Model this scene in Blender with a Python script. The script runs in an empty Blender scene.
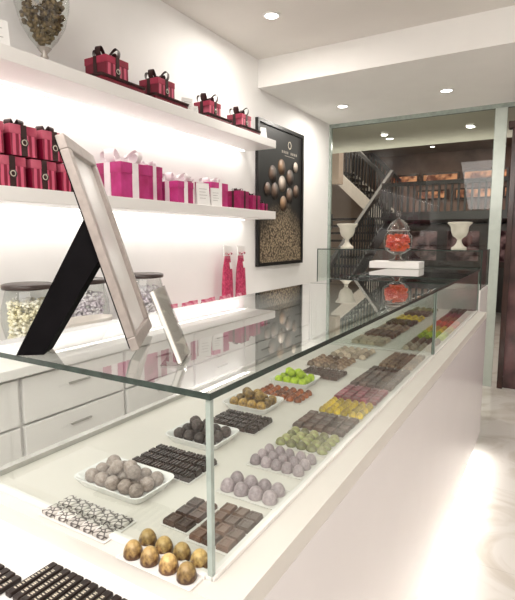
import bpy, bmesh, math, random
from mathutils import Vector, Matrix
random.seed(7)
S=bpy.context.scene
COL=S.collection
S.view_settings.view_transform='Standard'

# ---------------------------------------------------------------- materials
def new_mat(name):
    m=bpy.data.materials.new(name); m.use_nodes=True
    nt=m.node_tree; b=nt.nodes['Principled BSDF']
    return m,nt,b
def mat(name,col,rough=0.5,metal=0.0,var=0.06,scale=20,spec=0.5,bump=0.0,col2=None):
    m,nt,b=new_mat(name)
    tc=nt.nodes.new('ShaderNodeTexCoord')
    n=nt.nodes.new('ShaderNodeTexNoise'); n.inputs['Scale'].default_value=scale; n.inputs['Detail'].default_value=4
    nt.links.new(tc.outputs['Object'],n.inputs['Vector'])
    r=nt.nodes.new('ShaderNodeValToRGB')
    c2=col2 if col2 else tuple(max(0,c*(1-var*2)) for c in col)
    r.color_ramp.elements[0].position=0.35; r.color_ramp.elements[1].position=0.65
    r.color_ramp.elements[0].color=(*c2,1); r.color_ramp.elements[1].color=(*col,1)
    nt.links.new(n.outputs['Fac'],r.inputs['Fac']); nt.links.new(r.outputs['Color'],b.inputs['Base Color'])
    b.inputs['Roughness'].default_value=rough; b.inputs['Metallic'].default_value=metal
    b.inputs['Specular IOR Level'].default_value=spec
    if bump:
        bp=nt.nodes.new('ShaderNodeBump'); bp.inputs['Strength'].default_value=bump; bp.inputs['Distance'].default_value=0.002
        nt.links.new(n.outputs['Fac'],bp.inputs['Height']); nt.links.new(bp.outputs['Normal'],b.inputs['Normal'])
    return m
def vary(m,lo=0.65,hi=1.45):
    """each individual piece gets its own slightly different shade"""
    nt=m.node_tree; b=nt.nodes['Principled BSDF']; l=b.inputs['Base Color'].links[0]; src=l.from_socket
    oi=nt.nodes.new('ShaderNodeObjectInfo'); mr=nt.nodes.new('ShaderNodeMapRange'); mr.inputs['To Min'].default_value=lo; mr.inputs['To Max'].default_value=hi
    h=nt.nodes.new('ShaderNodeHueSaturation'); nt.links.new(oi.outputs['Random'],mr.inputs['Value']); nt.links.new(mr.outputs[0],h.inputs['Value'])
    nt.links.new(src,h.inputs['Color']); nt.links.new(h.outputs['Color'],b.inputs['Base Color']); return m
def striped(name,c1,c2,scale,rough=0.3):
    m,nt,b=new_mat(name); tc=nt.nodes.new('ShaderNodeTexCoord'); w=nt.nodes.new('ShaderNodeTexWave'); w.bands_direction='Y'
    w.inputs['Scale'].default_value=scale; w.inputs['Distortion'].default_value=1.5; w.inputs['Detail'].default_value=1
    r=nt.nodes.new('ShaderNodeValToRGB'); r.color_ramp.elements[0].position=0.4; r.color_ramp.elements[1].position=0.6
    r.color_ramp.elements[0].color=(*c1,1); r.color_ramp.elements[1].color=(*c2,1)
    nt.links.new(tc.outputs['Object'],w.inputs['Vector']); nt.links.new(w.outputs['Fac'],r.inputs[0]); nt.links.new(r.outputs[0],b.inputs['Base Color']); b.inputs['Roughness'].default_value=rough
    return m
def glass_mat(name,tint=(0.95,0.985,0.97),boost=1.5,rough=0.0):
    m=bpy.data.materials.new(name); m.use_nodes=True; nt=m.node_tree
    for n in list(nt.nodes): nt.nodes.remove(n)
    o=nt.nodes.new('ShaderNodeOutputMaterial'); t=nt.nodes.new('ShaderNodeBsdfTransparent'); t.inputs[0].default_value=(*tint,1)
    g=nt.nodes.new('ShaderNodeBsdfGlossy'); g.inputs['Roughness'].default_value=rough
    ge=nt.nodes.new('ShaderNodeNewGeometry')
    mr=nt.nodes.new('ShaderNodeMapRange'); mr.inputs['To Min'].default_value=1.45; mr.inputs['To Max'].default_value=1/1.45
    nt.links.new(ge.outputs['Backfacing'],mr.inputs['Value'])
    f=nt.nodes.new('ShaderNodeFresnel'); nt.links.new(mr.outputs[0],f.inputs['IOR'])
    mu=nt.nodes.new('ShaderNodeMath'); mu.operation='MULTIPLY'; mu.use_clamp=True; mu.inputs[1].default_value=boost
    nt.links.new(f.outputs[0],mu.inputs[0])
    mx=nt.nodes.new('ShaderNodeMixShader'); nt.links.new(mu.outputs[0],mx.inputs[0]); nt.links.new(t.outputs[0],mx.inputs[1]); nt.links.new(g.outputs[0],mx.inputs[2])
    nt.links.new(mx.outputs[0],o.inputs[0]); return m
def emis(name,col,st,col2=None,scale=6):
    m=bpy.data.materials.new(name); m.use_nodes=True; nt=m.node_tree
    for n in list(nt.nodes): nt.nodes.remove(n)
    o=nt.nodes.new('ShaderNodeOutputMaterial'); e=nt.nodes.new('ShaderNodeEmission'); e.inputs[0].default_value=(*col,1); e.inputs[1].default_value=st
    if col2:
        tc=nt.nodes.new('ShaderNodeTexCoord'); v=nt.nodes.new('ShaderNodeTexNoise'); v.inputs['Scale'].default_value=scale
        r=nt.nodes.new('ShaderNodeValToRGB'); r.color_ramp.elements[0].position=0.42; r.color_ramp.elements[1].position=0.6
        r.color_ramp.elements[0].color=(*col2,1); r.color_ramp.elements[1].color=(*col,1)
        nt.links.new(tc.outputs['Object'],v.inputs['Vector']); nt.links.new(v.outputs['Fac'],r.inputs[0]); nt.links.new(r.outputs[0],e.inputs[0])
    nt.links.new(e.outputs[0],o.inputs[0]); return m

M={}
M['wall']=mat('white wall paint',(0.88,0.865,0.85),0.6,var=0.01,scale=6)
M['ceil']=mat('ceiling paint with shade added',(0.78,0.745,0.705),0.7,var=0.01,scale=5)  # darkened in the colour so the soffit beside it looks lit
M['soffit']=mat('soffit paint with light added',(0.93,0.915,0.89),0.7,var=0.01,scale=5)  # lighter colour stands in for light falling on the soffit face
M['lac']=mat('white lacquer panel',(0.80,0.755,0.755),0.22,var=0.01,scale=4)
M['lac2']=mat('white laminate',(0.86,0.84,0.82),0.35,var=0.01,scale=4)
M['disp']=mat('cream display floor',(0.70,0.66,0.61),0.35,var=0.015,scale=8)
M['gap']=mat('plinth and print grey',(0.45,0.43,0.42),0.6)  # even grey for cabinet plinths and printed card lines
M['glass']=glass_mat('clear case glass',(0.90,0.94,0.915))
M['glasstop']=glass_mat('case top glass',(0.87,0.92,0.895),1.7,0.01)
M['partglass']=glass_mat('green tinted partition glass',(0.86,0.90,0.85),1.4)
M['edge']=mat('dark green glass edge',(0.04,0.06,0.05),0.15,var=0.2,scale=40)
M['edgelt']=mat('pale green glass edge',(0.40,0.46,0.42),0.2,var=0.1,scale=30)
M['steel']=mat('brushed steel',(0.55,0.54,0.52),0.3,1.0)
M['porc']=mat('white porcelain',(0.88,0.87,0.86),0.15,var=0.01)
M['tray']=mat('white tray acrylic',(0.80,0.77,0.74),0.25,var=0.01)
M['black']=mat('black satin',(0.012,0.011,0.011),0.35,var=0.1)
M['felt']=mat('black felt board',(0.006,0.005,0.006),0.9,spec=0.1,var=0.2)
M['card']=mat('white card',(0.88,0.87,0.85),0.6,var=0.01)
M['led']=emis('led strip',(1,0.97,0.92),4)
M['lamp']=emis('downlight lens',(1,0.96,0.9),14)
M['mag']=mat('magenta gift paper',(0.56,0.05,0.24),0.35,col2=(0.36,0.018,0.11),scale=9)
M['mag2']=mat('deep crimson gift paper',(0.36,0.018,0.11),0.35,var=0.15,scale=30)
M['pinkr']=striped('red and pink striped gift paper',(0.20,0.008,0.03),(0.66,0.12,0.20),9)
M['choribbon']=mat('dark brown satin ribbon',(0.040,0.010,0.010),0.3,var=0.2)
M['whribbon']=mat('pale pink satin ribbon',(0.92,0.84,0.86),0.35,var=0.03)
M['redtray']=mat('crimson lacquer tray',(0.20,0.012,0.03),0.3,var=0.1)
M['frame']=mat('champagne frame',(0.44,0.38,0.35),0.35,0.25,var=0.08,scale=60)

def floor_mat():
    m,nt,b=new_mat('polished white marble tile')
    tc=nt.nodes.new('ShaderNodeTexCoord'); br=nt.nodes.new('ShaderNodeTexBrick')
    br.offset=0; br.inputs['Scale'].default_value=1.0; br.inputs['Brick Width'].default_value=0.8; br.inputs['Row Height'].default_value=0.8
    br.inputs['Mortar Size'].default_value=0.0015; br.inputs['Color1'].default_value=(0.68,0.65,0.61,1); br.inputs['Color2'].default_value=(0.65,0.62,0.58,1); br.inputs['Mortar'].default_value=(0.54,0.51,0.48,1)
    n=nt.nodes.new('ShaderNodeTexNoise'); n.inputs['Scale'].default_value=2.2; n.inputs['Detail'].default_value=8; n.inputs['Distortion'].default_value=2.5
    r=nt.nodes.new('ShaderNodeValToRGB'); r.color_ramp.elements[0].position=0.38; r.color_ramp.elements[0].color=(0.84,0.81,0.77,1); r.color_ramp.elements[1].position=0.55; r.color_ramp.elements[1].color=(1,1,1,1)
    mx=nt.nodes.new('ShaderNodeMix'); mx.data_type='RGBA'; mx.blend_type='MULTIPLY'; mx.inputs[0].default_value=1
    nt.links.new(tc.outputs['Object'],br.inputs['Vector']); nt.links.new(tc.outputs['Object'],n.inputs['Vector']); nt.links.new(n.outputs['Fac'],r.inputs[0])
    nt.links.new(br.outputs['Color'],mx.inputs[6]); nt.links.new(r.outputs['Color'],mx.inputs[7]); nt.links.new(mx.outputs[2],b.inputs['Base Color'])
    b.inputs['Roughness'].default_value=0.09; return m
M['floor']=floor_mat()

# ---------------------------------------------------------------- mesh helpers
def bm_box(bm,x0,x1,y0,y1,z0,z1,mi=0):
    vs=[bm.verts.new((x,y,z)) for z in (z0,z1) for y in (y0,y1) for x in (x0,x1)]
    fs=[(0,2,3,1),(4,5,7,6),(0,1,5,4),(2,6,7,3),(0,4,6,2),(1,3,7,5)]
    for f in fs:
        fc=bm.faces.new([vs[i] for i in f]); fc.material_index=mi
    return vs
def finish(bm,name,mats,smooth=False,bevel=0,seg=2):
    if bevel:
        bmesh.ops.bevel(bm,geom=bm.edges[:],offset=bevel,segments=seg,profile=0.5,affect='EDGES',clamp_overlap=True)
    bmesh.ops.recalc_face_normals(bm,faces=bm.faces[:])
    me=bpy.data.meshes.new(name); bm.to_mesh(me); bm.free()
    for m in mats: me.materials.append(m)
    if smooth:
        for p in me.polygons: p.use_smooth=True
    return me
def box_mesh(name,sx,sy,sz,m,bevel=0,seg=2,smooth=False):
    bm=bmesh.new(); bm_box(bm,-sx/2,sx/2,-sy/2,sy/2,0,sz); return finish(bm,name,[m],smooth,bevel,seg)
def add(name,me,loc=(0,0,0),rot=(0,0,0),parent=None,**props):
    o=bpy.data.objects.new(name,me); o.location=loc; o.rotation_euler=rot; COL.objects.link(o)
    if parent: o.parent=parent
    for k,v in props.items(): o[k]=v
    return o
def empty(name,loc,rot=(0,0,0),**props):
    o=bpy.data.objects.new(name,None); o.location=loc; o.rotation_euler=rot; o.empty_display_size=0.05; COL.objects.link(o)
    for k,v in props.items(): o[k]=v
    return o
def boxo(name,x0,x1,y0,y1,z0,z1,m,bevel=0,parent=None,**props):
    me=box_mesh(name,x1-x0,y1-y0,z1-z0,m,bevel)
    return add(name,me,((x0+x1)/2,(y0+y1)/2,z0),parent=parent,**props)
def lathe(name,prof,mats,seg=32,mi=None,scale=(1,1)):
    bm=bmesh.new(); rings=[]
    for r,z in prof:
        if r<1e-6: rings.append([bm.verts.new((0,0,z))])
        else: rings.append([bm.verts.new((r*math.cos(2*math.pi*i/seg)*scale[0],r*math.sin(2*math.pi*i/seg)*scale[1],z)) for i in range(seg)])
    for k in range(len(rings)-1):
        a,b=rings[k],rings[k+1]
        if len(a)==1 and len(b)==1: continue
        for i in range(seg):
            j=(i+1)%seg
            if len(a)==1: f=bm.faces.new((a[0],b[j],b[i]))
            elif len(b)==1: f=bm.faces.new((a[i],a[j],b[0]))
            else: f=bm.faces.new((a[i],a[j],b[j],b[i]))
            if mi: f.material_index=mi[k]
    return finish(bm,name,mats,True)
def copy_thing(root,loc,rot=None,**props):
    n=root.copy(); n.location=loc
    if rot is not None: n.rotation_euler=rot
    COL.objects.link(n)
    for k,v in props.items(): n[k]=v
    def rec(src,dst):
        for ch in src.children:
            c=ch.copy(); c.parent=dst; COL.objects.link(c); rec(ch,c)
    rec(root,n); return n
def rr_ring(bm,sx,sy,r,z,n=5):
    vs=[]
    for cx,cy,a0 in ((sx/2-r,sy/2-r,0),(-sx/2+r,sy/2-r,90),(-sx/2+r,-sy/2+r,180),(sx/2-r,-sy/2+r,270)):
        for i in range(n+1):
            a=math.radians(a0+90*i/n); vs.append(bm.verts.new((cx+r*math.cos(a),cy+r*math.sin(a),z)))
    return vs
def dish_mesh(name,sx,sy,h,m,r=0.02,flare=0.012,fl=0.005):
    bm=bmesh.new()
    prof=[(-flare*2,0),(0,h*0.9),(0.002,h),(-0.004,h),(-flare*2.2-0.002,fl)]
    rings=[rr_ring(bm,sx+d,sy+d,r,z) for d,z in prof]
    bm.faces.new(rings[0])
    for a,b in zip(rings,rings[1:]):
        for i in range(len(a)):
            j=(i+1)%len(a); bm.faces.new((a[i],a[j],b[j],b[i]))
    bm.faces.new(rings[-1]); return finish(bm,name,[m],False)
def strip(bm,pts,w,wdir,mi=0):
    prev=None
    for k,p in enumerate(pts):
        ww=w[k] if isinstance(w,list) else w
        a=bm.verts.new(p+wdir*ww/2); b=bm.verts.new(p-wdir*ww/2)
        if prev: f=bm.faces.new((prev[0],a,b,prev[1])); f.material_index=mi; f.smooth=True
        prev=(a,b)
def bow_mesh(name,L,h,w,m,angs=(0,180),tails=True):
    bm=bmesh.new()
    for a in angs:
        ca,sa=math.cos(math.radians(a)),math.sin(math.radians(a)); d=Vector((ca,sa,0)); pd=Vector((-sa,ca,0))
        pts=[];ws=[]
        for i in range(15):
            t=i/14; x=L*math.sin(math.pi*t); z=0.002+h*0.5*math.sin(math.pi*t)+h*0.5*math.sin(2*math.pi*t)*0.9
            pts.append(d*x+Vector((0,0,max(0.001,z)))); ws.append(w*(0.35+0.65*math.sin(math.pi*t)))
        strip(bm,pts,ws,pd)
        if tails:
            d2=Vector((math.cos(math.radians(a+35)),math.sin(math.radians(a+35)),0)); p2=Vector((-d2.y,d2.x,0))
            strip(bm,[d2*L*0.1*i+Vector((0,0,0.003+0.004*math.sin(i))) for i in range(8)],w*0.7,p2)
    bm_box(bm,-w*0.4,w*0.4,-w*0.4,w*0.4,0.0,h*0.45)
    me=bpy.data.meshes.new(name); bm.to_mesh(me); bm.free(); me.materials.append(m); return me

# ---------------------------------------------------------------- room shell
def st(o): o['kind']='structure'; return o
YP=5.32; ZC=2.963; ZL=2.736; XW=-2.2
st(boxo('floor',-6,3.0,-2.6,12,-0.1,0,M['floor']))
st(boxo('wall_left',XW-0.15,XW,-2.6,YP+0.05,0,3.1,M['wall']))
st(boxo('wall_right',2.4,2.55,-2.6,12,0,3.1,M['wall']))
st(boxo('wall_front',-2.2,2.4,-2.6,-2.45,0,3.1,M['wall']))
st(boxo('ceiling',-2.2,2.4,-2.45,3.73,ZC,ZC+0.15,M['ceil']))
st(boxo('ceiling.001',-2.2,2.4,3.73,YP+0.05,ZL,ZC+0.15,M['soffit']))
M['mallbeige']=mat('mall ceiling plaster',(0.56,0.55,0.47),0.7,var=0.03,scale=3)
M['malltaupe']=mat('mall upper ceiling',(0.26,0.20,0.16),0.7,var=0.12,scale=2)
M['mallwall']=mat('dark brown mall wall',(0.022,0.014,0.012),0.45,var=0.2,scale=3)
M['malltan']=mat('tan mall wall',(0.36,0.27,0.21),0.6,var=0.08,scale=2)
M['mallpink']=mat('dusky brown wall',(0.30,0.19,0.155),0.6,col2=(0.12,0.07,0.055),scale=1.8)
st(boxo('ceiling.002',-6,2.4,YP+0.06,7.1,ZL,ZL+0.25,M['mallbeige']))
st(boxo('ceiling.003',-6,2.4,7.1,12,3.35,3.5,M['malltaupe']))
st(boxo('wall_back',-6,2.4,11.6,11.8,0,3.4,M['mallpink']))
st(boxo('wall_side',-6.15,-6,YP,12,0,3.4,M['malltan']))
st(boxo('trim_1',-6,-3.75,11.45,11.6,0,3.35,M['malltan']))
st(boxo('trim_5',-4.1,-2.98,7.6,7.8,2.35,3.35,M['malltan']))

def pane(name,x0,x1,y0,y1,z0,z1,gm,em,axis,parent=None,**props):
    bm=bmesh.new()
    if axis=='z':
        vs=[bm.verts.new(p) for p in ((x0,y0,z1),(x1,y0,z1),(x1,y1,z1),(x0,y1,z1))]
        bm.faces.new(vs)
        bm_box(bm,x0-0.0005,x1+0.0005,y0-0.0005,y0+0.0005,z0,z1,1); bm_box(bm,x0-0.0005,x1+0.0005,y1-0.0005,y1+0.0005,z0,z1,1)
        bm_box(bm,x0-0.0005,x0+0.0005,y0,y1,z0,z1,1); bm_box(bm,x1-0.0005,x1+0.0005,y0,y1,z0,z1,1)
    elif axis=='y':
        y=(y0+y1)/2
        vs=[bm.verts.new(p) for p in ((x0,y,z0),(x1,y,z0),(x1,y,z1),(x0,y,z1))]; bm.faces.new(vs)
        for xx in (x0,x1): bm_box(bm,xx-0.0007,xx+0.0007,y0,y1,z0,z1,1)
    else:
        x=(x0+x1)/2
        vs=[bm.verts.new(p) for p in ((x,y0,z0),(x,y1,z0),(x,y1,z1),(x,y0,z1))]; bm.faces.new(vs)
        for yy in (y0,y1): bm_box(bm,x0,x1,yy-0.0007,yy+0.0007,z0,z1,1)
    me=bpy.data.meshes.new(name); bm.to_mesh(me); bm.free(); me.materials.append(gm); me.materials.append(em)
    return add(name,me,parent=parent,**props)
st(pane('window_1',-2.2,-0.52,YP-0.006,YP+0.006,0.0,ZL-0.04,M['partglass'],M['edgelt'],'y'))
st(boxo('trim_2',-2.2,2.4,YP-0.02,YP+0.02,ZL-0.04,ZL,M['edgelt']))
st(boxo('trim_3',-2.2,-2.175,YP-0.02,YP+0.02,0,ZL-0.04,M['edgelt']))
M['doorg']=mat('frosted green door edge',(0.52,0.57,0.52),0.15,var=0.03)
M['brown']=mat('dark brown door frame',(0.05,0.022,0.018),0.2,var=0.2,scale=6)
M['redbr']=mat('dim red brown panel',(0.16,0.07,0.07),0.25,col2=(0.05,0.025,0.025),scale=4)
st(boxo('door_1',-0.515,-0.41,YP-0.03,YP,0.0,ZL-0.04,M['doorg'],0.004))
st(boxo('door_2',-0.36,-0.31,YP-0.05,YP+0.05,0,2.5,M['brown'],0.004))
st(boxo('wall_entrance',-0.31,2.4,YP+0.0,YP+0.06,0,ZL-0.04,M['redbr']))
st(boxo('trim_4',-0.395,-0.28,YP-0.06,YP+0.06,2.5,2.56,M['brown'],0.004))

# ---------------------------------------------------------------- mall
gm=M['black']
M['warmwin']=emis('warm shopfront glow',(0.80,0.36,0.18),0.9,(0.16,0.05,0.03),6)
M['coolwin']=emis('dim shopfront glow',(0.45,0.26,0.24),0.35,(0.05,0.02,0.02),5)
g=empty('gallery_balcony',(-0.9,9.0,0),label='dark mall balcony with black railing above a shopfront',category='balcony')
add('slab',box_mesh('slab',3.6,2.5,0.14,M['black']),(0.0,1.3,1.80),parent=g)
add('support_wall',box_mesh('support_wall',3.6,0.2,1.78,M['mallwall']),(0,1.9,0),parent=g)
add('handrail',box_mesh('handrail',3.6,0.06,0.07,gm),(0,0.05,2.40),parent=g)
bme=box_mesh('balu',0.036,0.036,0.46,gm)
for i in range(34): add('baluster',bme,(-1.75+i*0.106,0.05,1.94),parent=g)
for i,(x,w,z,h) in enumerate([(-2.95,0.6,2.72,0.14),(-2.15,0.7,2.71,0.15),(-1.25,0.8,2.70,0.18),(-0.35,0.7,2.70,0.18),(-2.3,0.6,2.36,0.14),(-1.45,0.7,2.35,0.16),(-0.55,0.6,2.35,0.16)]):
    s=empty('shopfront_window',(x,11.50,z),label='narrow warmly lit shop window on the upper gallery',category='window',group='lit gallery shopfronts')
    add('frame',box_mesh('frame',w+0.08,0.05,h+0.08,M['brown']),(0,0.05,-0.04),parent=s)
    add('lit_pane',box_mesh('lit_pane',w,0.02,h,M['warmwin']),(0,0.0,0),parent=s)
s=empty('lower_shop_display',(-1.2,10.6,0.9),label='dim shop display window below the gallery',category='window')
add('frame',box_mesh('frame',3.0,0.06,0.85,M['brown']),(0,0.1,0),parent=s)
for x in (-1.1,-0.3,0.5): add('lit_pane',box_mesh('lit_pane',0.6,0.02,0.6,M['coolwin']),(x,0.05,0.12),parent=s)
M['stairlt']=mat('pale stair stringer',(0.70,0.65,0.60),0.4,var=0.03)
def stairs(loc,rot,n,rise,run,w,label,mt,ms,mr):
    e=empty('staircase',loc,rot,label=label,category='staircase')
    bm=bmesh.new()
    for i in range(n): bm_box(bm,0,w,i*run,(i+1)*run+0.03,(i+1)*rise-0.04,(i+1)*rise)
    add('treads',finish(bm,'treads',[mt]),parent=e)
    for nm,dx in (('stringer',-0.04),('stringer',w)):
        bm=bmesh.new(); vs=[]
        for x in (dx,dx+0.04):
            vs.append([bm.verts.new((x,0,-0.12)),bm.verts.new((x,n*run,n*rise-0.2)),bm.verts.new((x,n*run,n*rise+0.1)),bm.verts.new((x,0,0.18))])
        bm.faces.new(vs[0]); bm.faces.new(vs[1][::-1])
        for i in range(4): bm.faces.new((vs[0][i],vs[0][(i+1)%4],vs[1][(i+1)%4],vs[1][i]))
        add(nm,finish(bm,nm,[ms]),parent=e)
    for x in ((w,0.0) if mr is M['black'] and ms is not M['black'] else (w,)):
        bm=bmesh.new()
        vs=[bm.verts.new(p) for p in ((x,0,0.83),(x,n*run,n*rise+0.83),(x,n*run,n*rise+0.93),(x,0,0.93),(x+0.06,0,0.83),(x+0.06,n*run,n*rise+0.83),(x+0.06,n*run,n*rise+0.93),(x+0.06,0,0.93))]
        for f in ((0,1,2,3),(7,6,5,4),(0,4,5,1),(3,2,6,7),(0,3,7,4),(1,5,6,2)): bm.faces.new([vs[i] for i in f])
        add('handrail',finish(bm,'handrail',[mr]),parent=e)
        bme=box_mesh('stair_balu',0.024,0.024,0.78,mr)
        for i in range(n*2): add('baluster',bme,(x+0.03,(i+0.5)*run/2,(i+0.5)*rise/2+0.08),parent=e)
    return e
stairs((-4.0,6.4,0),(0,0,0),13,0.145,0.27,1.2,'dark staircase with black balusters rising to the gallery',M['mallwall'],M['black'],M['black'])
stairs((-2.95,10.1,1.80),(0,0,math.radians(80)),8,0.14,0.15,0.7,'pale staircase flight with light stringer beyond the main stairs',M['mallwall'],M['stairlt'],M['black'])

# ---------------------------------------------------------------- wall shelves, back counter
for z in (2.18,1.63):
    e=empty('wall_shelf',(-2.05,1.35,z),label='long white floating wall shelf with light strip beneath',category='shelf',group='white wall shelves')
    add('board',box_mesh('board',0.30,4.3,0.06,M['lac2'],0.003),(0.0,0,0),parent=e)
    add('light_strip',box_mesh('light_strip',0.015,4.2,0.006,M['led']),(-0.12,0,-0.006),parent=e)
ys=[-0.52+0.55*i for i in range(8)]
def drawer_unit(y):
    e=empty('drawer_unit',(-1.98,y+0.275,0),label='white drawer cabinet unit with slim handles below the worktop',category='cabinet',group='back counter drawer units')
    add('body',box_mesh('body',0.42,0.548,0.86,M['lac2']),(0,0,0.08),parent=e)
    add('plinth',box_mesh('plinth',0.38,0.54,0.08,M['gap']),(-0.01,0,0),parent=e)
    for z0,h in ((0.10,0.26),(0.37,0.20),(0.58,0.155),(0.745,0.185)):
        d=add('drawer',box_mesh('drawer',0.02,0.53,h,M['lac2'],0.003),(0.222,0,z0),parent=e)
        add('handle',box_mesh('handle',0.012,0.11,0.008,M['steel'],0.003),(0.02,0,h*0.6),parent=d)
    return e
u0=drawer_unit(ys[0])
for y in ys[1:]: copy_thing(u0,(-1.98,y+0.275,0))
boxo('worktop',-2.195,-1.72,-0.55,3.9,0.945,0.985,M['lac2'],0.004,label='long white worktop over the drawer cabinets',category='worktop')

# ---------------------------------------------------------------- display cases
XR=-0.405; XL=-1.0; ZB=0.966; ZT=1.26; ZLED=0.932
def display_case(y0,y1,label):
    e=empty('display_case',(-0.70,(y0+y1)/2,0),label=label,category='display case',group='glass chocolate display cases')
    ox=-0.70; yc=(y0+y1)/2
    def P(name,x0,x1,ya,yb,z0,z1,m,bev=0,**k): 
        return add(name,box_mesh(name,x1-x0,yb-ya,z1-z0,m,bev),((x0+x1)/2-ox,(ya+yb)/2-yc,z0),parent=e,**k)
    near=y0<1
    yf=y0-0.28 if near else y0
    P('cabinet_body',-1.02,-0.36,yf+0.01,y1,0.09,0.925,M['lac2'])
    P('front_panel',-0.36,-0.345,yf,(y1+0.0148 if near else y1),0.09,0.925,M['lac'],0)
    P('toe_kick',-0.98,-0.39,yf+0.04,y1,0.0,0.09,M['lac2'])
    P('kick_light',-0.389,-0.380,yf+0.05,y1-0.01,0.07,0.085,M['led'])
    if near: P('lower_ledge',-1.02,-0.345,yf,y0-0.032,0.925,ZLED,M['lac2'])
    P('display_floor',-1.02,-0.345,(y0-0.032 if near else y0),(y1+0.0148 if near else y1),0.9255,ZB-0.0003,M['disp'],0)
    def G(name,x0,x1,ya,yb,z0,z1,gm,em,ax):
        return pane(name,x0-ox,x1-ox,ya-yc,yb-yc,z0,z1,gm,em,ax,parent=e)
    G('glass_top',XL-0.005,XR+0.003,y0-0.003,y1,ZT-0.010,ZT,M['glasstop'],M['edge'],'z')
    G('front_glass',XR-0.008,XR,y0+0.001,y1-0.001,ZB,ZT-0.008,M['glass'],M['edgelt'],'x')
    G('end_glass',XL,XR,y0,y0+0.008,ZB,ZT-0.008,M['glass'],M['edgelt'],'y')
    G('end_glass',XL,XR,y1-0.008,y1,ZB,ZT-0.008,M['glass'],M['edge'],'y')
    P('glass_channel',XR-0.012,XR+0.004,y0,y1,ZB-0.0002,ZB+0.007,M['tray'],0.001)
    P('glass_channel',XL,XR-0.012,y0-0.004,y0+0.012,ZB-0.0002,ZB+0.007,M['tray'],0.001)
    P('sliding_track',XL-0.015,XL+0.005,y0,y1,ZB,ZB+0.012,M['steel'])
    return e
display_case(0.55,2.20,'long white glass-topped display case full of chocolates')
display_case(2.215,3.74,'white glass-topped display case adjoining the long one, with colourful chocolates')
e=empty('glass_cabinet',(-1.06,4.15,0),label='taller glass cabinet on white base holding urns on top',category='display case')
add('cabinet_body',box_mesh('cabinet_body',1.30,0.5,1.10,M['lac2'],0.003),(0,0,0),parent=e)
pane('glass_top',-0.65,0.65,-0.25,0.25,1.382,1.39,M['glasstop'],M['edge'],'z',parent=e)
pane('front_glass',-0.65,0.65,-0.25,-0.242,1.10,1.382,M['glass'],M['edge'],'y',parent=e)
pane('end_glass',-0.65,-0.642,-0.25,0.25,1.10,1.382,M['glass'],M['edge'],'x',parent=e)
pane('end_glass',0.642,0.65,-0.25,0.25,1.10,1.382,M['glass'],M['edge'],'x',parent=e)

# ---------------------------------------------------------------- chocolates
def voron(name,c1,c2,scale,rough=0.35,metal=0):
    m,nt,b=new_mat(name); tc=nt.nodes.new('ShaderNodeTexCoord'); v=nt.nodes.new('ShaderNodeTexVoronoi'); v.feature='DISTANCE_TO_EDGE'; v.inputs['Scale'].default_value=scale
    r=nt.nodes.new('ShaderNodeValToRGB'); r.color_ramp.elements[0].color=(*c1,1); r.color_ramp.elements[1].color=(*c2,1); r.color_ramp.elements[0].position=0.06; r.color_ramp.elements[1].position=0.14
    nt.links.new(tc.outputs['Object'],v.inputs['Vector']); nt.links.new(v.outputs['Distance'],r.inputs['Fac']); nt.links.new(r.outputs['Color'],b.inputs['Base Color'])
    b.inputs['Roughness'].default_value=rough; b.inputs['Metallic'].default_value=metal; return m
def topgrad(name,c1,c2,z0,z1,rough=0.3):
    m,nt,b=new_mat(name); tc=nt.nodes.new('ShaderNodeTexCoord'); s=nt.nodes.new('ShaderNodeSeparateXYZ'); n=nt.nodes.new('ShaderNodeTexNoise'); n.inputs['Scale'].default_value=160
    ma=nt.nodes.new('ShaderNodeMapRange'); ma.inputs['From Min'].default_value=z0; ma.inputs['From Max'].default_value=z1
    ad=nt.nodes.new('ShaderNodeMath'); ad.operation='MULTIPLY_ADD'; ad.inputs[1].default_value=0.9
    r=nt.nodes.new('ShaderNodeValToRGB'); r.color_ramp.elements[0].color=(*c1,1); r.color_ramp.elements[1].color=(*c2,1); r.color_ramp.elements[0].position=0.55; r.color_ramp.elements[1].position=1.0
    nt.links.new(tc.outputs['Object'],s.inputs[0]); nt.links.new(s.outputs['Z'],ma.inputs['Value']); nt.links.new(tc.outputs['Object'],n.inputs['Vector'])
    nt.links.new(n.outputs['Fac'],ad.inputs[0]); nt.links.new(ma.outputs[0],ad.inputs[2]); nt.links.new(ad.outputs[0],r.inputs['Fac']); nt.links.new(r.outputs['Color'],b.inputs['Base Color'])
    b.inputs['Roughness'].default_value=rough; return m
def dome(name,r,h,m):
    prof=[(0,0),(r*0.93,0),(r,h*0.08)]+[(r*math.cos(a),h*0.08+h*0.92*math.sin(a)) for a in [math.radians(x) for x in (15,30,45,60,75)]]+[(0,h)]
    return lathe(name,prof,[m],20)
def truffle(name,r,m,amp=0.06):
    bm=bmesh.new(); bmesh.ops.create_icosphere(bm,subdivisions=3,radius=r)
    for v in bm.verts:
        v.co*=1+amp*(math.sin(v.co.x*900)*math.sin(v.co.y*1100+1)*math.cos(v.co.z*800))+random.uniform(-amp,amp)*0.3
        v.co.z=max(v.co.z,-r*0.9)+r*0.9
    return finish(bm,name,[m],True)
def square(name,s,h,m,sy=None):
    bm=bmesh.new(); sy=sy or s; a=s/2;b=sy/2
    rings=[]
    for k,z in ((1,0),(1,h*0.55),(0.88,h),(0.60,h),(0.52,h*0.88)):
        rings.append([bm.verts.new((x*a*k,y*b*k,z)) for x,y in ((-1,-1),(1,-1),(1,1),(-1,1))])
    bm.faces.new(rings[0][::-1])
    for p,q in zip(rings,rings[1:]):
        for i in range(4): bm.faces.new((p[i],p[(i+1)%4],q[(i+1)%4],q[i]))
    bm.faces.new(rings[-1]); return finish(bm,name,[m])
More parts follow.
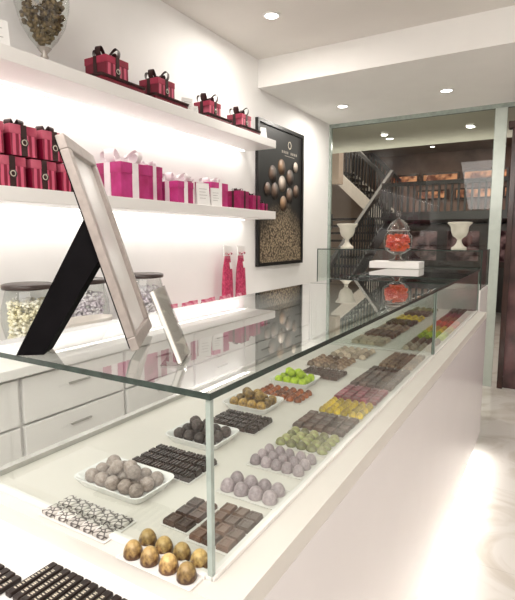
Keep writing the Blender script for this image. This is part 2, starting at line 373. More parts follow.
def ribbed(name,sx,sy,h,m,n=3):
    bm=bmesh.new(); bm_box(bm,-sx/2,sx/2,-sy/2,sy/2,0,h*0.7)
    for i in range(n):
        x=-sx/2+sx*(i+0.5)/n; w=sx/n*0.62
        bm_box(bm,x-w/2,x+w/2,-sy*0.42,sy*0.42,h*0.7,h)
    return finish(bm,name,[m])
C={
'goldbrown':topgrad('milk chocolate dome with gold dust',(0.10,0.04,0.016),(0.56,0.37,0.14),0.0,0.045,0.35),
'lilac':mat('lilac grey sugar shell',(0.42,0.34,0.365),0.3,col2=(0.27,0.215,0.235),scale=150),
'greige':mat('greige truffle coating',(0.42,0.345,0.31),0.5,col2=(0.25,0.19,0.165),scale=120,bump=0.4),
'dark':mat('dark chocolate',(0.030,0.015,0.011),0.3,var=0.2,scale=60),
'darkt':mat('dark cocoa truffle coating',(0.10,0.075,0.07),0.5,col2=(0.03,0.018,0.015),scale=160,bump=0.4),
'brown':mat('milk chocolate brown',(0.13,0.070,0.048),0.35,var=0.15,scale=60),
'brown2':mat('cocoa brown',(0.10,0.055,0.040),0.4,var=0.2,scale=60),
'tan':mat('tan caramel chocolate',(0.36,0.27,0.19),0.4,col2=(0.12,0.07,0.05),scale=90),
'gold':mat('gold dusted truffle',(0.40,0.25,0.06),0.4,col2=(0.10,0.05,0.015),scale=130,bump=0.4),
'palegreen':mat('pale green shell',(0.34,0.36,0.14),0.35,col2=(0.18,0.155,0.075),scale=110),
'green':mat('bright green truffle',(0.45,0.60,0.02),0.4,col2=(0.26,0.38,0.01),scale=110),
'orange':mat('orange brown glaze',(0.38,0.10,0.02),0.3,col2=(0.11,0.028,0.010),scale=90),
'yellow':mat('yellow shell',(0.72,0.54,0.02),0.35,col2=(0.32,0.20,0.02),scale=100),
'magenta':mat('raspberry shell',(0.30,0.03,0.07),0.35,col2=(0.14,0.018,0.03),scale=90),
'red':mat('red shell',(0.66,0.06,0.02),0.3,var=0.2,scale=70),
'mosaic':voron('marbled white and dark chocolate',(0.08,0.065,0.06),(0.60,0.56,0.52),85),
'beige':mat('beige praline',(0.54,0.45,0.35),0.45,var=0.15,scale=80),
}
for k in C: vary(C[k],0.75 if k in('lilac','mosaic','greige') else 0.6,1.2 if k in('lilac','mosaic','greige') else 1.6)
def lay(kind,x0,x1,y0,y1,nx,ny,m,label,size=None,plate='tray',h=0.018,z=ZB,jit=0.0012,second=0,cat='chocolate',fill=0.88):
    cx,cy=(x0+x1)/2,(y0+y1)/2; sx,sy=x1-x0,y1-y0
    short=label.split(',')[0]
    grp='%s pieces on their tray'%short
    if plate=='dish':
        add('serving_dish',dish_mesh('serving_dish',sx+0.030,sy+0.030,0.020,M['porc'],fl=0.004),(cx,cy,z),label='white porcelain rectangular dish of '+short+'s',category='dish')
        zb=z+0.0042
    else:
        add('display_tray',dish_mesh('display_tray',sx+0.006,sy+0.006,0.0022,M['tray'],r=0.003,flare=0.0008,fl=0.0012),(cx,cy,z),label='thin white tray of '+short+'s',category='tray')
        zb=z+0.0014
    px,py=sx/nx,sy/ny
    s=size or min(px,py)*0.96
    if kind=='dome': me=dome('dome',s/2,h,C[m]); nm='chocolate_dome'
    elif kind=='truffle': me=truffle('truffle',s/2,C[m]); nm='chocolate_truffle'
    elif kind=='square': me=square('square',px*fill,h,C[m],sy=py*fill); nm='chocolate_square'
    elif kind=='flat': me=box_mesh('flat',px*fill,py*fill,h,C[m],0.0015); nm='chocolate_square'
    else: me=ribbed('ribbed',px*fill,py*0.82,h,C[m]); nm='chocolate_bar_piece'
    for i in range(nx):
        for j in range(ny):
            add(nm,me,(x0+px*(i+0.5)+random.uniform(-jit,jit),y0+py*(j+0.5)+random.uniform(-jit,jit),zb),(0,0,random.uniform(-0.07,0.07) if kind!='truffle' else random.uniform(0,6)),label=label,category=cat,group=grp)
    for k in range(second):
        i=(k+1)/(second+1)
        add(nm,me,(x0+sx*(0.12+0.76*i),cy+(-1)**k*py*0.25,zb+s*0.72),(0,0,k),label=label,category=cat,group=grp)
X0,X1=-0.562,-0.425
lay('dome',X0-0.006,X1+0.002,0.518,0.585,4,2,'goldbrown','gold-dusted milk chocolate dome, glossy, in two rows',size=0.0315,h=0.0265,jit=0.002)
lay('square',-0.570,-0.512,0.625,0.720,2,3,'brown2','square milk chocolate beside the larger brown squares',h=0.010)
lay('square',-0.502,X1+0.006,0.612,0.735,3,4,'brown','square milk chocolate with recessed top',h=0.010)
lay('dome',X0+0.010,X1+0.003,0.770,0.842,4,2,'lilac','lilac grey shell chocolate dome, round',size=0.0315,h=0.024)
lay('dome',X0,X1,0.903,1.0,5,3,'lilac','lilac shell chocolate dome, smooth',size=0.0265,h=0.022)
lay('dome',X0,X1,1.030,1.14,5,4,'palegreen','pale green speckled chocolate dome',h=0.017)
lay('square',X0-0.015,X1,1.155,1.285,5,4,'brown2','square brown chocolate with recessed top',h=0.010,fill=0.84)
lay('dome',X0,X1,1.30,1.42,6,5,'yellow','bright yellow chocolate dome',h=0.017)
lay('flat',X0-0.005,X1,1.435,1.580,5,5,'magenta','raspberry red square chocolate',h=0.012,fill=0.82)
lay('square',X0-0.01,X1,1.60,1.87,5,7,'brown2','cocoa brown square chocolate',h=0.012,fill=0.80)
lay('ribbed',X0,X1,1.90,2.14,4,6,'tan','ribbed tan caramel chocolate',h=0.014,fill=0.80)
lay('flat',-0.787,-0.618,0.533,0.605,5,2,'mosaic','flat marbled white chocolate square',h=0.007)
lay('truffle',-0.815,-0.655,0.650,0.738,5,3,'greige','greige cocoa-dusted truffle, rough and round',size=0.030,plate='dish',second=4)
lay('ribbed',-0.790,-0.620,0.765,0.870,6,4,'dark','ribbed dark chocolate piece, glossy',h=0.014)
lay('truffle',-0.80,-0.672,0.918,1.016,4,3,'darkt','dark chocolate truffle, rough and round',size=0.030,plate='dish',second=4)
lay('ribbed',-0.785,-0.635,1.055,1.160,5,4,'dark','small dark ribbed chocolate',h=0.014)
lay('truffle',-0.815,-0.69,1.195,1.300,4,3,'gold','gold-dusted truffle, rough and round',size=0.030,plate='dish',second=4)
lay('dome',-0.805,-0.635,1.335,1.440,6,4,'orange','orange brown glazed chocolate dome',h=0.018)
lay('truffle',-0.81,-0.69,1.478,1.585,4,3,'green','bright green truffle, round',size=0.029,plate='dish',second=4)
lay('ribbed',-0.78,-0.625,1.62,1.73,5,4,'brown2','ribbed cocoa brown chocolate',h=0.014,fill=0.82)
lay('dome',-0.82,-0.66,1.77,1.93,5,5,'tan','speckled tan chocolate dome',h=0.020)
lay('dome',-0.80,-0.64,1.97,2.14,5,5,'beige','small beige praline dome',h=0.018)
o2=[('dome','beige',2.26,2.38,'beige rounded praline in rows'),('dome','brown',2.41,2.52,'brown dome praline in rows'),('dome','green',2.55,2.73,'bright green dome praline'),
('dome','yellow',2.76,2.90,'yellow dome praline in rows'),('dome','red',2.93,3.11,'red dome praline in rows'),('dome','orange',3.14,3.29,'orange glazed dome praline'),('dome','magenta',3.32,3.47,'raspberry dome praline in rows'),('square','brown2',3.50,3.66,'cocoa brown square praline')]
for k,m,a,b,l in o2: lay(k,X0,X1,a,b,4,4,m,l,h=0.020,fill=0.8)
o3=[('ribbed','beige',2.27,2.42,'beige ribbed praline in rows'),('square','brown',2.46,2.62,'milk chocolate square praline'),('dome','tan',2.66,2.82,'speckled tan dome praline'),
('ribbed','dark',2.86,3.02,'dark ribbed praline in rows'),('dome','yellow',3.06,3.22,'golden yellow dome praline'),('square','brown',3.28,3.44,'milk brown square praline'),('dome','palegreen',3.48,3.64,'pale green dome praline')]
for k,m,a,b,l in o3: lay(k,-0.81,-0.65,a,b,4,4,m,l,h=0.020,fill=0.8)

# ---------------------------------------------------------------- wrapped bars on the end ledge
M['wrap']=mat('dark brown bar wrapper',(0.022,0.012,0.010),0.35,var=0.2)
M['cream']=mat('cream print',(0.62,0.55,0.45),0.5)
be=empty('chocolate_bar',(0,0,0),label='slim dark wrapped chocolate bar with cream print',category='chocolate bar',group='wrapped bars on the end ledge')
add('wrapper',box_mesh('wrapper',0.0135,0.085,0.008,M['wrap'],0.002),parent=be)
bm=bmesh.new(); y=-0.030
while y<0.028:
    w=random.choice([0.0016,0.002,0.0026]); bm_box(bm,-0.0026,0.0026,y,y+w,0.0,0.0003); y+=w+random.choice([0.001,0.001,0.003])
add('printed_lettering',finish(bm,'printed_lettering',[M['cream']]),(0,0,0.0081),parent=be)
be.location=(-0.80,0.395,ZLED+0.0003)
for i in range(1,7): copy_thing(be,(-0.80+i*0.0165,0.395-i*0.001,ZLED+0.0003),(0,0,random.uniform(-0.03,0.03)))
for i in range(12): copy_thing(be,(-0.680+i*0.0165,0.440,ZLED+0.0003),(0,0,random.uniform(-0.04,0.04)))

# ---------------------------------------------------------------- gift boxes
def gift(name,loc,sx,sy,h,mb,mr,label,group,bowL=0.06,bowh=0.04,rw=0.018,rz=0,ml=None):
    e=empty(name,loc,(0,0,rz),label=label,category='gift box',group=group)
    add('box_body',box_mesh('box_body',sx*0.97,sy*0.97,h*0.72,mb,0.002),parent=e)
    add('lid',box_mesh('lid',sx,sy,h*0.3,ml or mb,0.002),(0,0,h*0.7),parent=e)
    bm=bmesh.new(); t=0.0015
    bm_box(bm,-sx/2-t,sx/2+t,-rw/2,rw/2,0.0,h+t); bm_box(bm,-rw/2,rw/2,-sy/2-t,sy/2+t,0.0,h+t)
    add('ribbon',finish(bm,'ribbon',[mr]),parent=e)
    add('bow',bow_mesh('bow',bowL,bowh,rw*1.4,mr,(20,200,100,280)),(0,0,h+t),parent=e)
    return e
tagm=lathe('gift_tag',[(0,0),(0.019,0),(0.019,0.001),(0,0.001)],[M['choribbon']],16)
tagm2=lathe('tag_emblem',[(0.009,0),(0.013,0),(0.013,0.0006),(0.009,0.0006),(0.009,0)],[M['cream']],16)
def tag_on(e,x,z):
    t=add('gift_tag',tagm,(x,0.0,z),(0,math.pi/2,0),parent=e); add('tag_emblem',tagm2,(0,0,0.0011),parent=t)
ZU=2.24; ZS=1.69
gu='ribboned gift boxes on the top shelf'
M['pinklid']=mat('crimson lid paper',(0.44,0.03,0.08),0.3,col2=(0.22,0.012,0.03),scale=9)
for y,s,h in ((1.90,0.155,0.115),(2.28,0.145,0.11),(2.77,0.13,0.10),(3.16,0.13,0.10)):
    t=empty('gift_tray',(-2.02,y,ZU),label='dark crimson presentation tray on the top shelf',category='tray',group='presentation trays on the top shelf')
    add('base',box_mesh('base',s+0.06,s+0.14,0.022,M['redtray'],0.003),parent=t)
    add('rim',dish_mesh('rim',s+0.075,s+0.155,0.012,M['choribbon'],r=0.008,flare=0.002),(0,0,0.0225),parent=t)
    e=gift('gift_box',(-2.02,y-0.01,ZU+0.0285),s,s,h,M['pinkr'],M['choribbon'],'red and pink striped gift box with dark ribbon and bow',gu,0.07,0.06,0.024,ml=M['pinklid'])
    tag_on(e,s/2+0.002,h*0.42)
def card(name,loc,w,h,rz,tilt=0.22,label='small white price card standing on the shelf'):
    e=empty(name,loc,(0,0,rz),label=label,category='card')
    bm=bmesh.new()
    d=h*math.sin(tilt); z=h*math.cos(tilt)
    for s in (1,-1):
        v=[bm.verts.new(p) for p in ((s*d,-w/2,0),(s*d,w/2,0),(0,w/2,z),(0,-w/2,z))]; bm.faces.new(v if s>0 else v[::-1])
    me=bpy.data.meshes.new('folded_sheet'); bm.to_mesh(me); bm.free(); me.materials.append(M['card'])
    o=add('folded_sheet',me,parent=e); md=o.modifiers.new('s','SOLIDIFY'); md.thickness=0.0015
    bm=bmesh.new()
    for k in range(4): bm_box(bm,-0.0004,0.0004,-w*0.3,w*0.3*(1 if k%2 else 0.6),h*(0.3+0.14*k),h*(0.32+0.14*k))
    add('printed_lines',finish(bm,'printed_lines',[M['gap']]),(d+0.0012,0,0),(0,-tilt,0),parent=e)
    return e
card('price_card',(-1.96,2.47,ZU),0.07,0.09,-0.5)
card('price_card',(-1.96,2.545,ZU),0.04,0.06,-0.5)
card('price_card',(-1.96,3.40,ZU),0.05,0.09,-0.5)
card('folded_leaflet',(-2.02,1.28,ZU),0.12,0.14,-0.3,label='white folded leaflet standing near the glass goblet')
M['jarglass']=glass_mat('jar glass',(0.93,0.95,0.94),1.6)
M['lidglass']=glass_mat('thick lid glass',(0.72,0.68,0.66),4.0,0.05)
gb=empty('glass_goblet',(-2.03,1.53,ZU),label='tall footed glass goblet filled with brown potpourri',category='vase')
add('goblet_bowl',lathe('goblet_bowl',[(0.03,0.095),(0.060,0.13),(0.095,0.19),(0.115,0.27),(0.12,0.36),(0.11,0.42)],[M['jarglass']]),parent=gb)
add('stem',lathe('stem',[(0,0),(0.07,0),(0.07,0.006),(0.03,0.018),(0.012,0.04),(0.018,0.055),(0.012,0.07),(0.032,0.094),(0,0.0945)],[mat('pressed glass stem',(0.40,0.36,0.32),0.1,0.2)]),parent=gb)
def clump(name,rfun,z0,z1,n,r,m,seed=1,sub=1):
    rnd=random.Random(seed); bm=bmesh.new()
    for i in range(n):
        z=rnd.uniform(z0,z1); R=max(0,rfun(z)-r*1.15); a=rnd.uniform(0,6.28); q=R*math.sqrt(rnd.uniform(0.3,1))
        T=Matrix.Translation((q*math.cos(a),q*math.sin(a),z))@Matrix.Rotation(rnd.uniform(0,3),4,'X')@Matrix.Diagonal((1,rnd.uniform(0.6,1),rnd.uniform(0.6,1),1))
        bmesh.ops.create_icosphere(bm,subdivisions=sub,radius=r*rnd.uniform(0.8,1.0),matrix=T)
    return finish(bm,name,[m],True)
def gr(z): return max(0.02,min(0.105,0.02+(z-0.095)*0.72))
o=add('potpourri',clump('potpourri',gr,0.115,0.36,460,0.014,mat('brown potpourri',(0.26,0.18,0.08),0.7,col2=(0.05,0.028,0.014),scale=50),3),(-2.03,1.53,ZU),label='brown dried potpourri heaped inside the glass goblet',category='potpourri'); o['kind']='stuff'

M['stackp']=striped('pink red striped foil paper',(0.24,0.008,0.035),(0.66,0.11,0.20),11)
M['stackl']=mat('dusky pink lid paper',(0.62,0.13,0.20),0.3,col2=(0.34,0.02,0.06),scale=9)
gl='stacked red boxes on the lower shelf'
for r,(z,n) in enumerate(((ZS,4),(ZS+0.1315,3))):
    for i in range(n):
        y=1.12+i*0.150+(0.0 if r==0 else 0.06)
        e=gift('gift_box',(-1.99,y,z),0.13,0.125,0.125,M['stackp'],M['choribbon'],'small pink red gift box with dark band in a stack',gl,0.035,0.006 if r==0 else 0.03,0.026,ml=M['stackl'])
        tag_on(e,0.0672,0.055)
for i in range(3):
    gift('gift_box',(-2.125,1.12+i*0.17,ZS),0.12,0.14,0.25,M['pinkr'],M['choribbon'],'taller red gift box standing behind the small stack','tall red boxes on the lower shelf',0.03,0.012,0.02)
gm2='pink boxes with pale ribbons on the lower shelf'
gift('gift_box',(-2.03,1.98,ZS),0.20,0.21,0.185,M['mag'],M['whribbon'],'large magenta gift box with pale pink ribbon',gm2,0.11,0.08,0.044)
gift('gift_box',(-2.10,2.24,ZS),0.14,0.14,0.21,M['mag'],M['whribbon'],'tall magenta gift box with pale ribbon',gm2,0.06,0.03,0.028)
gift('gift_box',(-2.01,2.40,ZS),0.17,0.15,0.13,M['mag'],M['whribbon'],'medium magenta gift box with pale ribbon',gm2,0.08,0.06,0.032)
gift('gift_box',(-2.10,2.60,ZS),0.15,0.15,0.155,M['mag2'],M['whribbon'],'crimson gift box with pale ribbon',gm2,0.06,0.03,0.026)
gift('gift_box',(-2.06,2.83,ZS),0.18,0.19,0.165,M['mag'],M['whribbon'],'magenta gift box beside the white cards',gm2,0.07,0.04,0.034)
gift('gift_box',(-2.00,3.09,ZS),0.13,0.12,0.13,M['mag2'],M['choribbon'],'small crimson gift box with dark ribbon',gm2,0.04,0.02,0.018)
gift('gift_box',(-2.00,3.27,ZS),0.12,0.11,0.11,M['mag2'],M['choribbon'],'small crimson gift box with dark ribbon',gm2,0.04,0.02,0.018)
gift('gift_box',(-2.00,3.42,ZS),0.10,0.08,0.06,M['mag2'],M['choribbon'],'tiny crimson gift box near the shelf end',gm2,0.03,0.02,0.015)
card('folded_leaflet',(-1.935,2.58,ZS),0.10,0.14,-0.3,0.10,'white folded leaflet in front of the pink boxes')
card('folded_leaflet',(-1.935,2.72,ZS),0.08,0.12,-0.3,0.10,'white folded leaflet in front of the pink boxes')

# ---------------------------------------------------------------- poster
def poster_mat():
    m,nt,b=new_mat('black poster print with cocoa beans'); tc=nt.nodes.new('ShaderNodeTexCoord')
    s=nt.nodes.new('ShaderNodeSeparateXYZ'); nt.links.new(tc.outputs['Object'],s.inputs[0])
    v=nt.nodes.new('ShaderNodeTexVoronoi'); v.inputs['Scale'].default_value=48; nt.links.new(tc.outputs['Object'],v.inputs['Vector'])
    n=nt.nodes.new('ShaderNodeTexNoise'); n.inputs['Scale'].default_value=4; nt.links.new(tc.outputs['Object'],n.inputs['Vector'])
    r=nt.nodes.new('ShaderNodeValToRGB'); r.color_ramp.elements[0].color=(0.60,0.48,0.32,1); r.color_ramp.elements[1].color=(0.05,0.03,0.018,1); r.color_ramp.elements[1].position=0.7
    nt.links.new(v.outputs['Distance'],r.inputs['Fac'])
    ya=nt.nodes.new('ShaderNodeMath'); ya.operation='ABSOLUTE'; nt.links.new(s.outputs['Y'],ya.inputs[0])
    y2=nt.nodes.new('ShaderNodeMath'); y2.operation='MULTIPLY_ADD'; y2.inputs[1].default_value=0.45; nt.links.new(ya.outputs[0],y2.inputs[0]); nt.links.new(s.outputs['Z'],y2.inputs[2])
    ad=nt.nodes.new('ShaderNodeMath'); ad.operation='MULTIPLY_ADD'; ad.inputs[1].default_value=0.35; nt.links.new(n.outputs['Fac'],ad.inputs[0]); nt.links.new(y2.outputs[0],ad.inputs[2])
    mr=nt.nodes.new('ShaderNodeMapRange'); mr.inputs['From Min'].default_value=0.50; mr.inputs['From Max'].default_value=0.80; mr.inputs['To Min'].default_value=1; mr.inputs['To Max'].default_value=0
    nt.links.new(ad.outputs[0],mr.inputs['Value'])
    mx=nt.nodes.new('ShaderNodeMix'); mx.data_type='RGBA'; mx.inputs[6].default_value=(0.006,0.005,0.005,1); nt.links.new(mr.outputs[0],mx.inputs[0]); nt.links.new(r.outputs['Color'],mx.inputs[7])
    nt.links.new(mx.outputs[2],b.inputs['Base Color']); b.inputs['Roughness'].default_value=0.45; return m
p=empty('wall_poster',(XW+0.002,4.13,1.23),label='large black framed chocolate advertising poster with truffles and beans',category='poster')
add('print',box_mesh('print',0.012,0.86,1.22,poster_mat()),(0.01,0,0.02),parent=p)
bm=bmesh.new()
bm_box(bm,0,0.03,-0.45,0.45,0,0.03); bm_box(bm,0,0.03,-0.45,0.45,1.23,1.26); bm_box(bm,0,0.03,-0.45,-0.42,0.03,1.23); bm_box(bm,0,0.03,0.42,0.45,0.03,1.23)
add('poster_frame',finish(bm,'poster_frame',[M['black']]),parent=p)
def discmat(name,c1,c2):
    m,nt,b=new_mat(name); tc=nt.nodes.new('ShaderNodeTexCoord'); mp=nt.nodes.new('ShaderNodeMapping')
    g=nt.nodes.new('ShaderNodeTexGradient'); g.gradient_type='SPHERICAL'; mp.inputs['Scale'].default_value=(12,12,12); mp.inputs['Location'].default_value=(0,0.25,-0.3)
    r=nt.nodes.new('ShaderNodeValToRGB'); r.color_ramp.elements[0].color=(*c1,1); r.color_ramp.elements[1].color=(*c2,1)
    nt.links.new(tc.outputs['Object'],mp.inputs[0]); nt.links.new(mp.outputs[0],g.inputs[0]); nt.links.new(g.outputs[0],r.inputs[0]); nt.links.new(r.outputs[0],b.inputs['Base Color']); b.inputs['Roughness'].default_value=0.45; return m
dm=[discmat('printed dark truffle',(0.012,0.007,0.006),(0.20,0.12,0.08)),discmat('printed pale truffle',(0.10,0.07,0.05),(0.80,0.68,0.58)),discmat('printed brown truffle',(0.05,0.022,0.010),(0.40,0.24,0.13))]
for i,(y,z,r,k) in enumerate([(0.0,0.90,0.075,2),(-0.17,0.82,0.08,0),(0.17,0.82,0.08,0),(0.01,0.75,0.075,1),(-0.13,0.67,0.078,0),(0.30,0.70,0.065,0),(0.16,0.65,0.075,0),(-0.27,0.68,0.06,0),(0.03,0.57,0.072,2),(0.28,0.93,0.05,1)]):
    me=lathe('printed_truffle',[(0,0),(r,0),(r,0.0006),(0,0.0006)],[dm[k]],24)
    me.transform(Matrix.Rotation(math.pi/2,4,'Y'))
    add('printed_truffle',me,(0.0162+0.0007*i,y,z),parent=p)
me=lathe('printed_emblem',[(0.026,0),(0.036,0),(0.036,0.0006),(0.026,0.0006),(0.026,0)],[M['cream']],24); me.transform(Matrix.Rotation(math.pi/2,4,'Y'))
add('printed_emblem',me,(0.0165,0.16,1.12),parent=p)
bm=bmesh.new()
for k in range(9):
    if k!=4: bm_box(bm,0,0.0006,0.0+k*0.036,0.022+k*0.036,1.035,1.058)
bm_box(bm,0,0.0006,0.06,0.26,1.012,1.018)
add('printed_caption',finish(bm,'printed_caption',[mat('dim cream print',(0.34,0.30,0.26),0.5)]),(0.0165,0,0),parent=p)

# ---------------------------------------------------------------- worktop things
M['lid']=mat('dark brown jar lid',(0.05,0.03,0.025),0.3,var=0.2)
M['sweetw']=mat('white and lilac sweets',(0.92,0.90,0.88),0.6,col2=(0.82,0.72,0.82),scale=10)
M['sweety']=mat('white and yellow sweets',(0.92,0.90,0.84),0.6,col2=(0.88,0.80,0.52),scale=10)
ZW=0.985
def jar(y,label,sm):
    e=empty('candy_jar',(-2.06,y,ZW),label=label,category='jar',group='lidded candy jars on the worktop')
    add('jar_body',lathe('jar_body',[(0,0.0),(0.08,0),(0.105,0.03),(0.122,0.11),(0.120,0.17),(0.104,0.23),(0.096,0.262)],[M['jarglass']]),parent=e)
    add('lid',lathe('lid',[(0,0.263),(0.110,0.263),(0.113,0.268),(0.113,0.283),(0.10,0.288),(0,0.290)],[M['lid']]),parent=e)
    o=add('sweets',clump('sweets',lambda z:0.106,0.030,0.21,700,0.012,sm,int(y*10)),(-2.06,y,ZW),label='pale sweets filling the lidded jar',category='sweets'); o['kind']='stuff'
for y,sm in ((1.40,'sweety'),(1.72,'sweetw'),(2.16,'sweetw')): jar(y,'round glass candy jar with dark lid and pale sweets',M[sm])
M['bowl']=mat('pale stone bowl glaze',(0.62,0.58,0.53),0.25,var=0.03)
add('serving_bowl',lathe('serving_bowl',[(0,0.008),(0.050,0.008),(0.055,0),(0.06,0.010),(0.080,0.06),(0.094,0.125),(0.088,0.126),(0.072,0.06),(0.04,0.016),(0,0.016)],[M['bowl']],scale=(1,2.3)),(-1.828,1.46,ZW),label='wide oval pale bowl on the worktop by the jars',category='bowl')
add('storage_box',box_mesh('storage_box',0.12,0.26,0.07,M['card'],0.004),(-1.86,1.95,ZW),label='low white card box on the worktop',category='box')
M['bagred']=mat('red pink gift bag foil',(0.66,0.08,0.18),0.35,col2=(0.34,0.01,0.06),scale=70,bump=0.6)
for i,y in enumerate((3.13,3.32)):
    e=empty('gift_bag',(-2.12,y,ZW),label='tall slim pink red gift bag with white header card',category='gift bag',group='red gift bags on the worktop')
    bm=bmesh.new()
    prof=[(0.066,0),(0.068,0.03),(0.066,0.15),(0.058,0.26),(0.044,0.32),(0.038,0.365)]
    rings=[[bm.verts.new(((0.45-0.35*z/0.365)*r*(1+0.10*math.cos(8*a+k))*math.cos(a),r*(1+0.08*math.cos(8*a+k))*math.sin(a),z)) for a in [2*math.pi*q/32 for q in range(32)]] for k,(r,z) in enumerate(prof)]
    bm.faces.new(rings[0]); bm.faces.new(rings[-1])
    for a,b in zip(rings,rings[1:]):
        for q in range(32): bm.faces.new((a[q],a[(q+1)%32],b[(q+1)%32],b[q]))
    add('bag_body',finish(bm,'bag_body',[M['bagred']],True),parent=e)
    add('header_card',box_mesh('header_card',0.012,0.10,0.08,M['card'],0.002),(0,0.0,0.358),parent=e)
    add('ribbon',bow_mesh('ribbon',0.035,0.02,0.012,M['bagred'],(80,260)),(0.012,0,0.365),parent=e)
    add('tag',box_mesh('tag',0.002,0.030,0.05,M['card']),(0.030,0.01,0.26),(0,-0.15,0),parent=e)
M['pinkpack']=mat('pink foil packet',(0.60,0.06,0.16),0.3,col2=(0.80,0.42,0.50),scale=25)
for i in range(8):
    e=empty('sweet_packet',(-1.90+0.02*(i%2),2.22+i*0.10,ZW),(0,0,random.uniform(-.3,.3)),label='small pink foil sweet packet standing on the worktop',category='packet',group='pink packets on the worktop')
    bm=bmesh.new()
    vs=[bm.verts.new(q) for q in ((-0.018,-0.035,0),(0.018,-0.035,0),(0.018,0.035,0),(-0.018,0.035,0),(-0.02,-0.037,0.05),(0.02,-0.037,0.05),(0.02,0.037,0.05),(-0.02,0.037,0.05),(-0.001,-0.036,0.095),(0.001,-0.036,0.095),(0.001,0.036,0.095),(-0.001,0.036,0.095))]
    for f in ((0,1,2,3),(8,9,10,11)): bm.faces.new([vs[k] for k in f])
    for a in (0,4):
        for k in range(4): bm.faces.new((vs[a+k],vs[a+(k+1)%4],vs[a+4+(k+1)%4],vs[a+4+k]))
    add('pouch',finish(bm,'pouch',[M['pinkpack']]),parent=e)
    add('sealed_top',box_mesh('sealed_top',0.003,0.074,0.012,M['pinkpack']),(0,0,0.094),parent=e)

# ---------------------------------------------------------------- easel frame & card holder
tdir=Vector((-0.60,0.80,0)).normalized(); ang=math.atan2(tdir.y,tdir.x)
fr=empty('picture_frame',(-0.664,0.656,ZT+0.001),(0,0,ang),label='champagne standing picture frame with black easel back on the glass',category='picture frame')
LN=math.radians(17)
W,H=0.24,0.41
bm=bmesh.new(); b_=0.026; d=0.016
bm_box(bm,0,W,-d,0,0,b_); bm_box(bm,0,W,-d,0,H-b_,H); bm_box(bm,0,b_,-d,0,b_,H-b_); bm_box(bm,W-b_,W,-d,0,b_,H-b_)
add('frame_border',finish(bm,'frame_border',[M['frame']],bevel=0.002),(0,0,0.006),(-LN,0,0),parent=fr)
bm=bmesh.new(); bm_box(bm,b_,W-b_,-d*0.45,-d*0.2,b_,H-b_)
add('print',finish(bm,'print',[mat('satin white print',(0.84,0.82,0.80),0.2,var=0.02)]),(0,0,0.006),(-LN,0,0),parent=fr)
bm=bmesh.new(); bm_box(bm,0.006,W-0.006,0.0003,0.003,0.006,H-0.006)
add('backing_board',finish(bm,'backing_board',[M['felt']]),(0,0,0.006),(-LN,0,0),parent=fr)
def bk(s): return Vector((0,s*math.sin(LN)+0.004,s*math.cos(LN)+0.006))
a1=bk(0.26); a2=bk(0.18)
poly=[(a1.y,a1.z),(a2.y,a2.z),(0.165,0.0),(0.215,0.0)]
bm=bmesh.new()
a=[bm.verts.new((0.02,q[0],q[1])) for q in poly]; b=[bm.verts.new((0.08,q[0],q[1])) for q in poly]
bm.faces.new(a); bm.faces.new(b[::-1])
for i in range(4): bm.faces.new((a[i],a[(i+1)%4],b[(i+1)%4],b[i]))
add('easel_leg',finish(bm,'easel_leg',[M['felt']]),parent=fr)
t2=Vector((-0.50,0.86,0)).normalized(); ang2=math.atan2(t2.y,t2.x)
ch=empty('card_holder',(-0.533,0.64,ZT+0.001),(0,0,ang2),label='small clear card holder leaning on the glass top',category='card holder')
L2=math.radians(20)
M['acry']=glass_mat('clear acrylic',(0.90,0.90,0.89),0.8)
bm=bmesh.new(); bm_box(bm,0,0.085,-0.006,-0.0045,0,0.135); bm_box(bm,0,0.085,0.0040,0.0055,0,0.135)
add('acrylic_sleeve',finish(bm,'acrylic_sleeve',[M['acry']]),(0,0,0.003),(-L2,0,0),parent=ch)
bm=bmesh.new(); bm_box(bm,0.001,0.084,-0.003,0.003,0.002,0.134)
add('card_insert',finish(bm,'card_insert',[mat('cream card insert',(0.80,0.76,0.72),0.8,var=0.03)]),(0,0,0.003),(-L2,0,0),parent=ch)
bm=bmesh.new(); bm_box(bm,0,0.085,-0.008,0.035,0,0.0018)
add('foot',finish(bm,'foot',[M['acry']]),parent=ch)

# ---------------------------------------------------------------- far end
add('display_riser',box_mesh('display_riser',0.36,0.17,0.05,M['lac2'],0.004),(-0.96,3.64,ZT+0.001),label='low white riser block standing on the glass top',category='riser')
ZJ=ZT+0.0515
e=empty('apothecary_jar',(-0.955,3.64,ZJ),label='tall lidded glass apothecary jar of red sweets on the white riser',category='jar')
add('jar_body',lathe('jar_body',[(0.014,0.045),(0.05,0.058),(0.092,0.085),(0.102,0.13),(0.10,0.18),(0.075,0.215),(0.07,0.225)],[M['jarglass']]),parent=e)
add('pedestal',lathe('pedestal',[(0,0.0),(0.065,0.0),(0.065,0.006),(0.025,0.022),(0.014,0.044),(0,0.044)],[M['lidglass']]),parent=e)
add('lid',lathe('lid',[(0.080,0.226),(0.078,0.238),(0.060,0.268),(0.030,0.296),(0.010,0.310),(0.010,0.320),(0.022,0.337),(0.014,0.360),(0,0.366)],[M['lidglass']]),parent=e)
add('rim_band',lathe('rim_band',[(0.072,0.218),(0.083,0.222),(0.083,0.2255),(0.072,0.2255)],[M['steel']]),parent=e)
o=add('red_sweets',clump('red_sweets',lambda z:0.094 if z>0.1 else 0.07,0.078,0.19,280,0.015,mat('red sweets',(0.62,0.03,0.015),0.3,col2=(0.75,0.12,0.03),scale=15),5),(-0.955,3.64,ZJ),label='glossy red sweets filling the apothecary jar',category='sweets'); o['kind']='stuff'
M['urn']=mat('white plaster urn',(0.68,0.65,0.55),0.5,var=0.03)
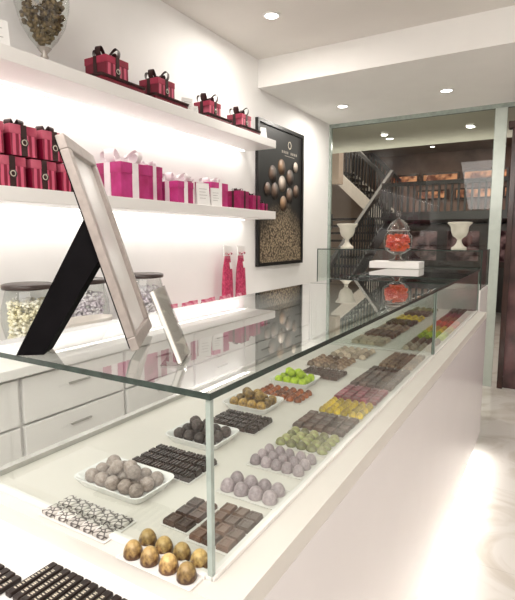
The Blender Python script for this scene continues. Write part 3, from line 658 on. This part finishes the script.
urn=lathe('urn_body',[(0,0.0),(0.055,0.0),(0.055,0.018),(0.040,0.024),(0.020,0.05),(0.016,0.075),(0.028,0.09),(0.050,0.105),(0.062,0.14),(0.066,0.175),(0.088,0.200),(0.09,0.210),(0.083,0.211),(0.060,0.18),(0.045,0.13),(0,0.12)],[M['urn']])
for x in (-1.51,-0.60): 
    add('urn',urn,(x,4.08,1.391),label='white pedestal urn standing on the glass cabinet',category='urn',group='white urns on the glass cabinet')

# ---------------------------------------------------------------- lights
def downlight(x,y,z,power,warm=(1,0.95,0.88),label='recessed round ceiling downlight'):
    e=empty('ceiling_downlight',(x,y,z),label=label,category='ceiling light',group='recessed downlights')
    add('trim_ring',lathe('trim_ring',[(0.045,-0.001),(0.045,-0.008),(0.058,-0.006),(0.06,-0.001),(0.045,-0.001)],[M['lac2']],24),parent=e)
    add('lens',lathe('lens',[(0,-0.002),(0.044,-0.002),(0.044,-0.005),(0,-0.005)],[M['lamp']],24),parent=e)
    if power:
        l=bpy.data.lights.new('downlight_lamp','AREA'); l.shape='DISK'; l.size=0.09; l.energy=power; l.color=warm
        lo=bpy.data.objects.new('downlight_lamp',l); lo.location=(0,0,-0.03); lo.parent=e; COL.objects.link(lo)
downlight(-1.70,3.06,ZC,11); downlight(-1.79,4.63,ZL,9); downlight(-0.84,4.60,ZL,9)
downlight(-1.83,6.4,ZL,10); downlight(-0.85,6.2,ZL,10)
for x,y in ((-3.4,9.4),(-2.6,9.6),(-1.9,9.0),(-1.2,9.6),(-0.6,8.8),(-2.2,10.8),(-1.0,10.8)): downlight(x,y,3.35,0)
def area(name,loc,rot,sx,sy,e,col=(1,0.96,0.91)):
    l=bpy.data.lights.new(name,'AREA'); l.shape='RECTANGLE'; l.size=sx; l.size_y=sy; l.energy=e; l.color=col
    o=bpy.data.objects.new(name,l); o.location=loc; o.rotation_euler=rot; COL.objects.link(o); return o
area('shop_fill_light',(-0.1,-0.3,2.75),(math.radians(32),0,0),3.0,2.4,118)  # added fill out of view, tilted forward to brighten shop and soffit
area('shop_fill_light',(1.1,3.0,2.85),(0,math.radians(-15),0),1.2,1.6,26)  # second added fill, out of view to the right
area('shelf_light',(-2.12,1.35,2.165),(0,math.radians(15),0),0.03,4.2,6)
area('shelf_light',(-2.12,1.35,1.615),(0,math.radians(15),0),0.03,4.2,7)
area('kick_glow',(-0.375,1.9,0.06),(0,math.radians(-50),0),0.02,3.3,16)
area('mall_light',(-2.3,8.9,3.3),(0,0,0),4,3,110,(1,0.86,0.74))
area('mall_light',(-1.8,7.0,2.0),(math.radians(140),0,0),3,0.6,18,(1,0.94,0.85))
w=bpy.data.worlds.new('world'); S.world=w; w.use_nodes=True; w.node_tree.nodes['Background'].inputs[0].default_value=(0.9,0.88,0.86,1); w.node_tree.nodes['Background'].inputs[1].default_value=0.3

# ---------------------------------------------------------------- camera
cam=bpy.data.cameras.new('camera'); co=bpy.data.objects.new('camera',cam); COL.objects.link(co)
cam.sensor_fit='VERTICAL'; cam.sensor_height=36; cam.lens=490/600*36; cam.clip_start=0.02
co.location=(0,0,1.48); co.rotation_euler=(math.radians(90-7.21),0,math.radians(30.6))
S.camera=co
